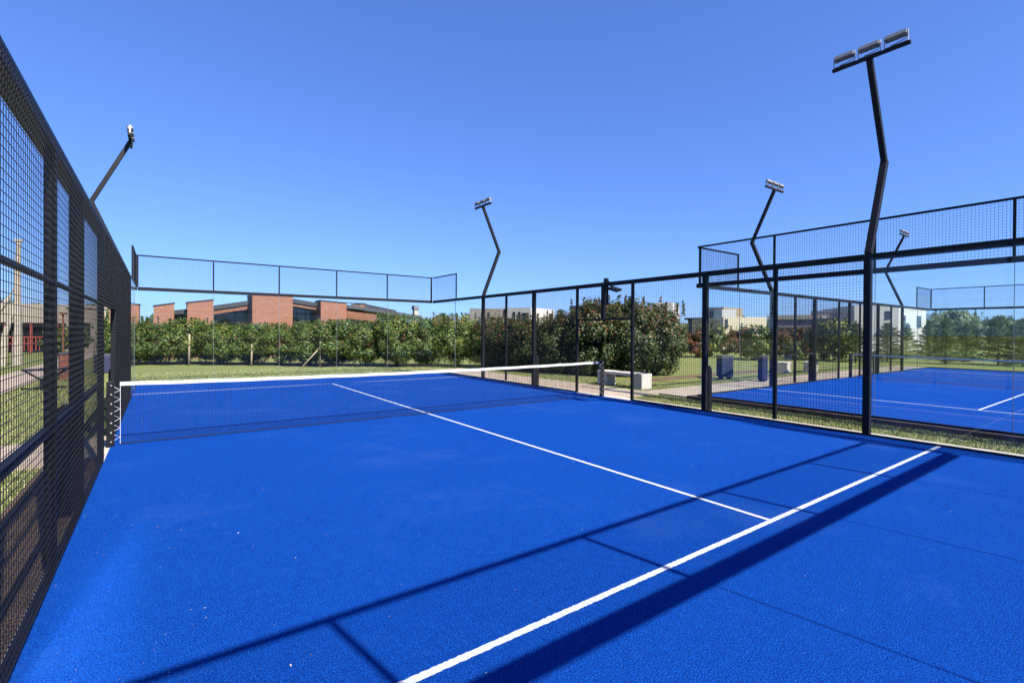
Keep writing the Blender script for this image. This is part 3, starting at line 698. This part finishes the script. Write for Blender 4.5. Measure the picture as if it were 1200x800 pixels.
def house(name, label, uL, uR, dL, dR, vtop, depth, mat, windows=(), roof='roof_sheet', over=0.15, cat='house', slab=0.25, extra=None):
    A_ = P(uL, 400, dL); B_ = P(uR, 400, dR); v = Vector((B_.x-A_.x, B_.y-A_.y, 0)); W = v.length
    t = thing(name, label, cat, (A_.x, A_.y, GZ), math.atan2(v.y, v.x))
    H = (P(uL, vtop, dL).z+P(uR, vtop, dR).z)/2-GZ
    MB().box(0, W, 0, depth, 0, H-slab-0.002).build('wall', mat, t)
    MB().box(-over, W+over, -over, depth+over, H-slab, H).build('roof', roof, t)
    for (fx, fw, z0, z1) in windows:      # fractions of width / of height
        x0 = W*fx; x1 = x0+W*fw; a0, a1 = H*z0, H*z1
        fr = MB(); fr.box(x0-0.06, x1+0.06, -0.05, -0.004, a1, a1+0.06).box(x0-0.06, x1+0.06, -0.09, -0.004, a0-0.06, a0).box(x0-0.06, x0, -0.05, -0.004, a0, a1).box(x1, x1+0.06, -0.05, -0.004, a0, a1)
        wn = MB().box(x0, x1, -0.02, -0.003, a0, a1).build('window', 'window_glass', t)
        fr.build('frame', 'roof_dark', wn)
    if extra: extra(t, W, H)
    return t
house('white_house', 'white flat-roofed house right of the far light pole, seen over the hedge', 587, 622, 62, 60, 360.5, 7, 'white_wall',
      ((0.10, 0.06, 0.80, 0.95), (0.42, 0.05, 0.62, 0.88), (0.60, 0.05, 0.62, 0.88), (0.72, 0.2, 0.6, 0.85)), 'white_wall', 0.0)
house('stone_house', 'grey-brown stone block adjoining the white house, seen over the hedge', 550, 586, 60, 60, 361.5, 6, 'stone_wall', ((0.40, 0.07, 0.74, 0.88), (0.6, 0.04, 0.76, 0.88)), 'stone_wall', 0.0)
house('grey_house', 'dark grey roof showing over the red-tipped hedge by the doorway', 724, 745, 58, 60, 356, 8, 'grey_wall')
house('white_house', 'white house top peeping over the right end of the hedge', 765, 788, 64, 63, 354.5, 8, 'white_wall', ((0.2, 0.1, 0.8, 0.92), (0.55, 0.1, 0.8, 0.92)), 'white_wall', 0)
house('tan_house', 'tan square upper block left of the cream house', 828, 848, 78, 76, 360, 7, 'tan_wall', ((0.2, 0.25, 0.75, 0.9),), 'tan_wall', 0)
house('white_house', 'small white block standing between the tan block and cream house roofs', 846, 862, 74, 74, 362.5, 7, 'white_wall', (), 'white_wall', 0)
house('grey_house', 'long low grey house left of the cream house', 806, 849, 62, 58, 372, 8, 'grey_wall', ((0.3, 0.2, 0.2, 0.6),), 'roof_sheet', 0.3)
house('cream_house', 'cream rendered house with small dark windows behind the second court', 847.5, 898, 50, 50, 371.5, 9, 'cream_wall',
      ((0.05, 0.04, 0.70, 0.92), (0.47, 0.07, 0.42, 0.58), (0.68, 0.07, 0.42, 0.58)), 'cream_wall', 0.0)
def porch(t, W, H):
    MB().box(W*0.05, W*0.55, -2.0, -0.012, H*0.62, H*0.70).build('canopy', 'grey_wall', t)
    for k in range(5):
        MB().box(W*(0.06+0.12*k), W*(0.06+0.12*k)+0.15, -1.9, -1.75, 0, H*0.62-0.002).build('column', 'roof_dark', t)
    MB().box(W*0.62, W*0.98, -0.3, -0.012, H*0.9, H*0.97).build('gutter', 'white_wall', t)
house('grey_house', 'long grey modern house with canopy and columns behind the second court', 901, 1003, 58, 54, 369, 10, 'grey_wall',
      ((0.05, 0.25, 0.12, 0.58), (0.34, 0.18, 0.12, 0.58), (0.62, 0.3, 0.45, 0.62)), 'beige_wall', 0.2, slab=0.5, extra=porch)
def upper(t, W, H):
    MB().box(W*0.55, W+0.01, -0.25, -0.012, H*0.42, H*0.47).build('canopy', 'tan_wall', t)
house('white_house', 'two-storey white house with square windows behind the conifers', 1001, 1052, 50, 49, 357.5, 10, 'white_wall', ((0.72, 0.1, 0.72, 0.86),), 'white_wall', 0.0, extra=upper)
house('white_house', 'pale right-hand wing of the two-storey white house, with two square windows', 1052.5, 1085, 49.5, 52, 361.5, 9, 'white_wall', ((0.1, 0.13, 0.58, 0.82), (0.66, 0.13, 0.58, 0.82)), 'white_wall', 0.0)
def porchL(t, W, H):
    MB().box(0, W*0.72, -3.0, -0.012, H*0.60, H*0.92).build('canopy', 'beige_wall', t)
    for k in range(9):
        MB().box(W*0.08*k+0.1, W*0.08*k+0.22, -2.9, -2.78, 0, H*0.6-0.002).build('column', 'red_rail', t)
    m = MB().box(0.1, W*0.7, -2.96, -2.92, H*0.30, H*0.33).box(0.1, W*0.7, -2.96, -2.92, H*0.18, H*0.2)
    for k in range(30): m.box(W*0.7*k/30+0.1, W*0.7*k/30+0.14, -2.94, -2.92, 0.2, H*0.31)
    m.build('railing', 'red_rail', t)
house('beige_house', 'beige house with red posts and railing seen through the left fence', -60, 124, 36, 42, 356, 9, 'beige_wall',
      ((0.03, 0.17, 0.1, 0.55), (0.24, 0.17, 0.1, 0.55), (0.45, 0.15, 0.1, 0.55), (0.8, 0.08, 0.3, 0.6)), 'beige_wall', 0.1, extra=porchL)

# bare pale trunk and slim garden lamp beyond the left fence
q = P(20, 400, 24)
m = MB().tube([(0, 0, 0), (0.03, 0, 2.0), (0, 0.03, 4.2), (0.06, 0, 6.1)], [0.20, 0.15, 0.12, 0.10], 10)
m.tube([(-0.75, 0.1, 2.5), (-0.35, 0.05, 3.2), (0.0, 0, 4.0)], [0.12, 0.10, 0.08], 8).tube([(-0.5, 0, 0), (-0.42, 0, 1.5), (-0.1, 0, 2.9)], [0.15, 0.12, 0.08], 8)
m.box(-0.08, 0.2, -0.13, 0.15, 6.08, 6.2)
t = thing('bare_tree', 'pale bare lopped tree trunk with side limbs seen through the left fence', 'tree', (q.x, q.y, GZ)); m.build('trunk', 'pale_bark', t)
q = P(74, 400, 30); t = thing('garden_lamp', 'slim brown garden lamp post before the beige house, through the left fence', 'lamp post', (q.x, q.y, GZ))
MB().tube([(0, 0, 0), (0, 0, 2.7)], 0.06, 8).build('pole', 'wood_brown', t); MB().box(-0.16, 0.16, -0.16, 0.16, 2.702, 2.86).build('lamp_head', 'wood_brown', t, 0.02)
q = P(925, 400, 35); t = thing('plastic_tub', 'pale blue plastic tub on the grass among the red-leaved shrubs', 'tub', (q.x, q.y, GZ))
MB().tube([(0, 0, 0.0), (0, 0, 0.5), (0, 0, 1.0)], [0.3, 0.38, 0.4], 16).build('body', 'pale_blue', t); MB().tube([(0, 0, 1.002), (0, 0, 1.08)], [0.43, 0.41], 16).build('lid', 'white_wall', t)
# basketball hoop
q = P(975, 400, 42); t = thing('basketball_hoop', 'basketball hoop with dark backboard before the long grey house', 'basketball hoop', (q.x, q.y, GZ), R(-35))
MB().bar((0, 0, 0), (0, 0, 2.9), 0.12).build('pole', 'roof_dark', t)
fr = MB().box(-0.9, 0.9, -0.66, -0.62, 2.55, 2.62).box(-0.9, 0.9, -0.66, -0.62, 3.5, 3.57).box(-0.9, -0.83, -0.66, -0.62, 2.62, 3.5).box(0.83, 0.9, -0.66, -0.62, 2.62, 3.5)
fr.build('backboard', 'roof_dark', t); MB().bar((0, 0, 2.85), (0, -0.6, 2.9), 0.08).build('arm', 'roof_dark', t)
MB().tube([(0.23*math.cos(k*math.pi/8), -0.95+0.23*math.sin(k*math.pi/8), 2.75) for k in range(17)], 0.015, 6).build('rim', 'red_rail', t)
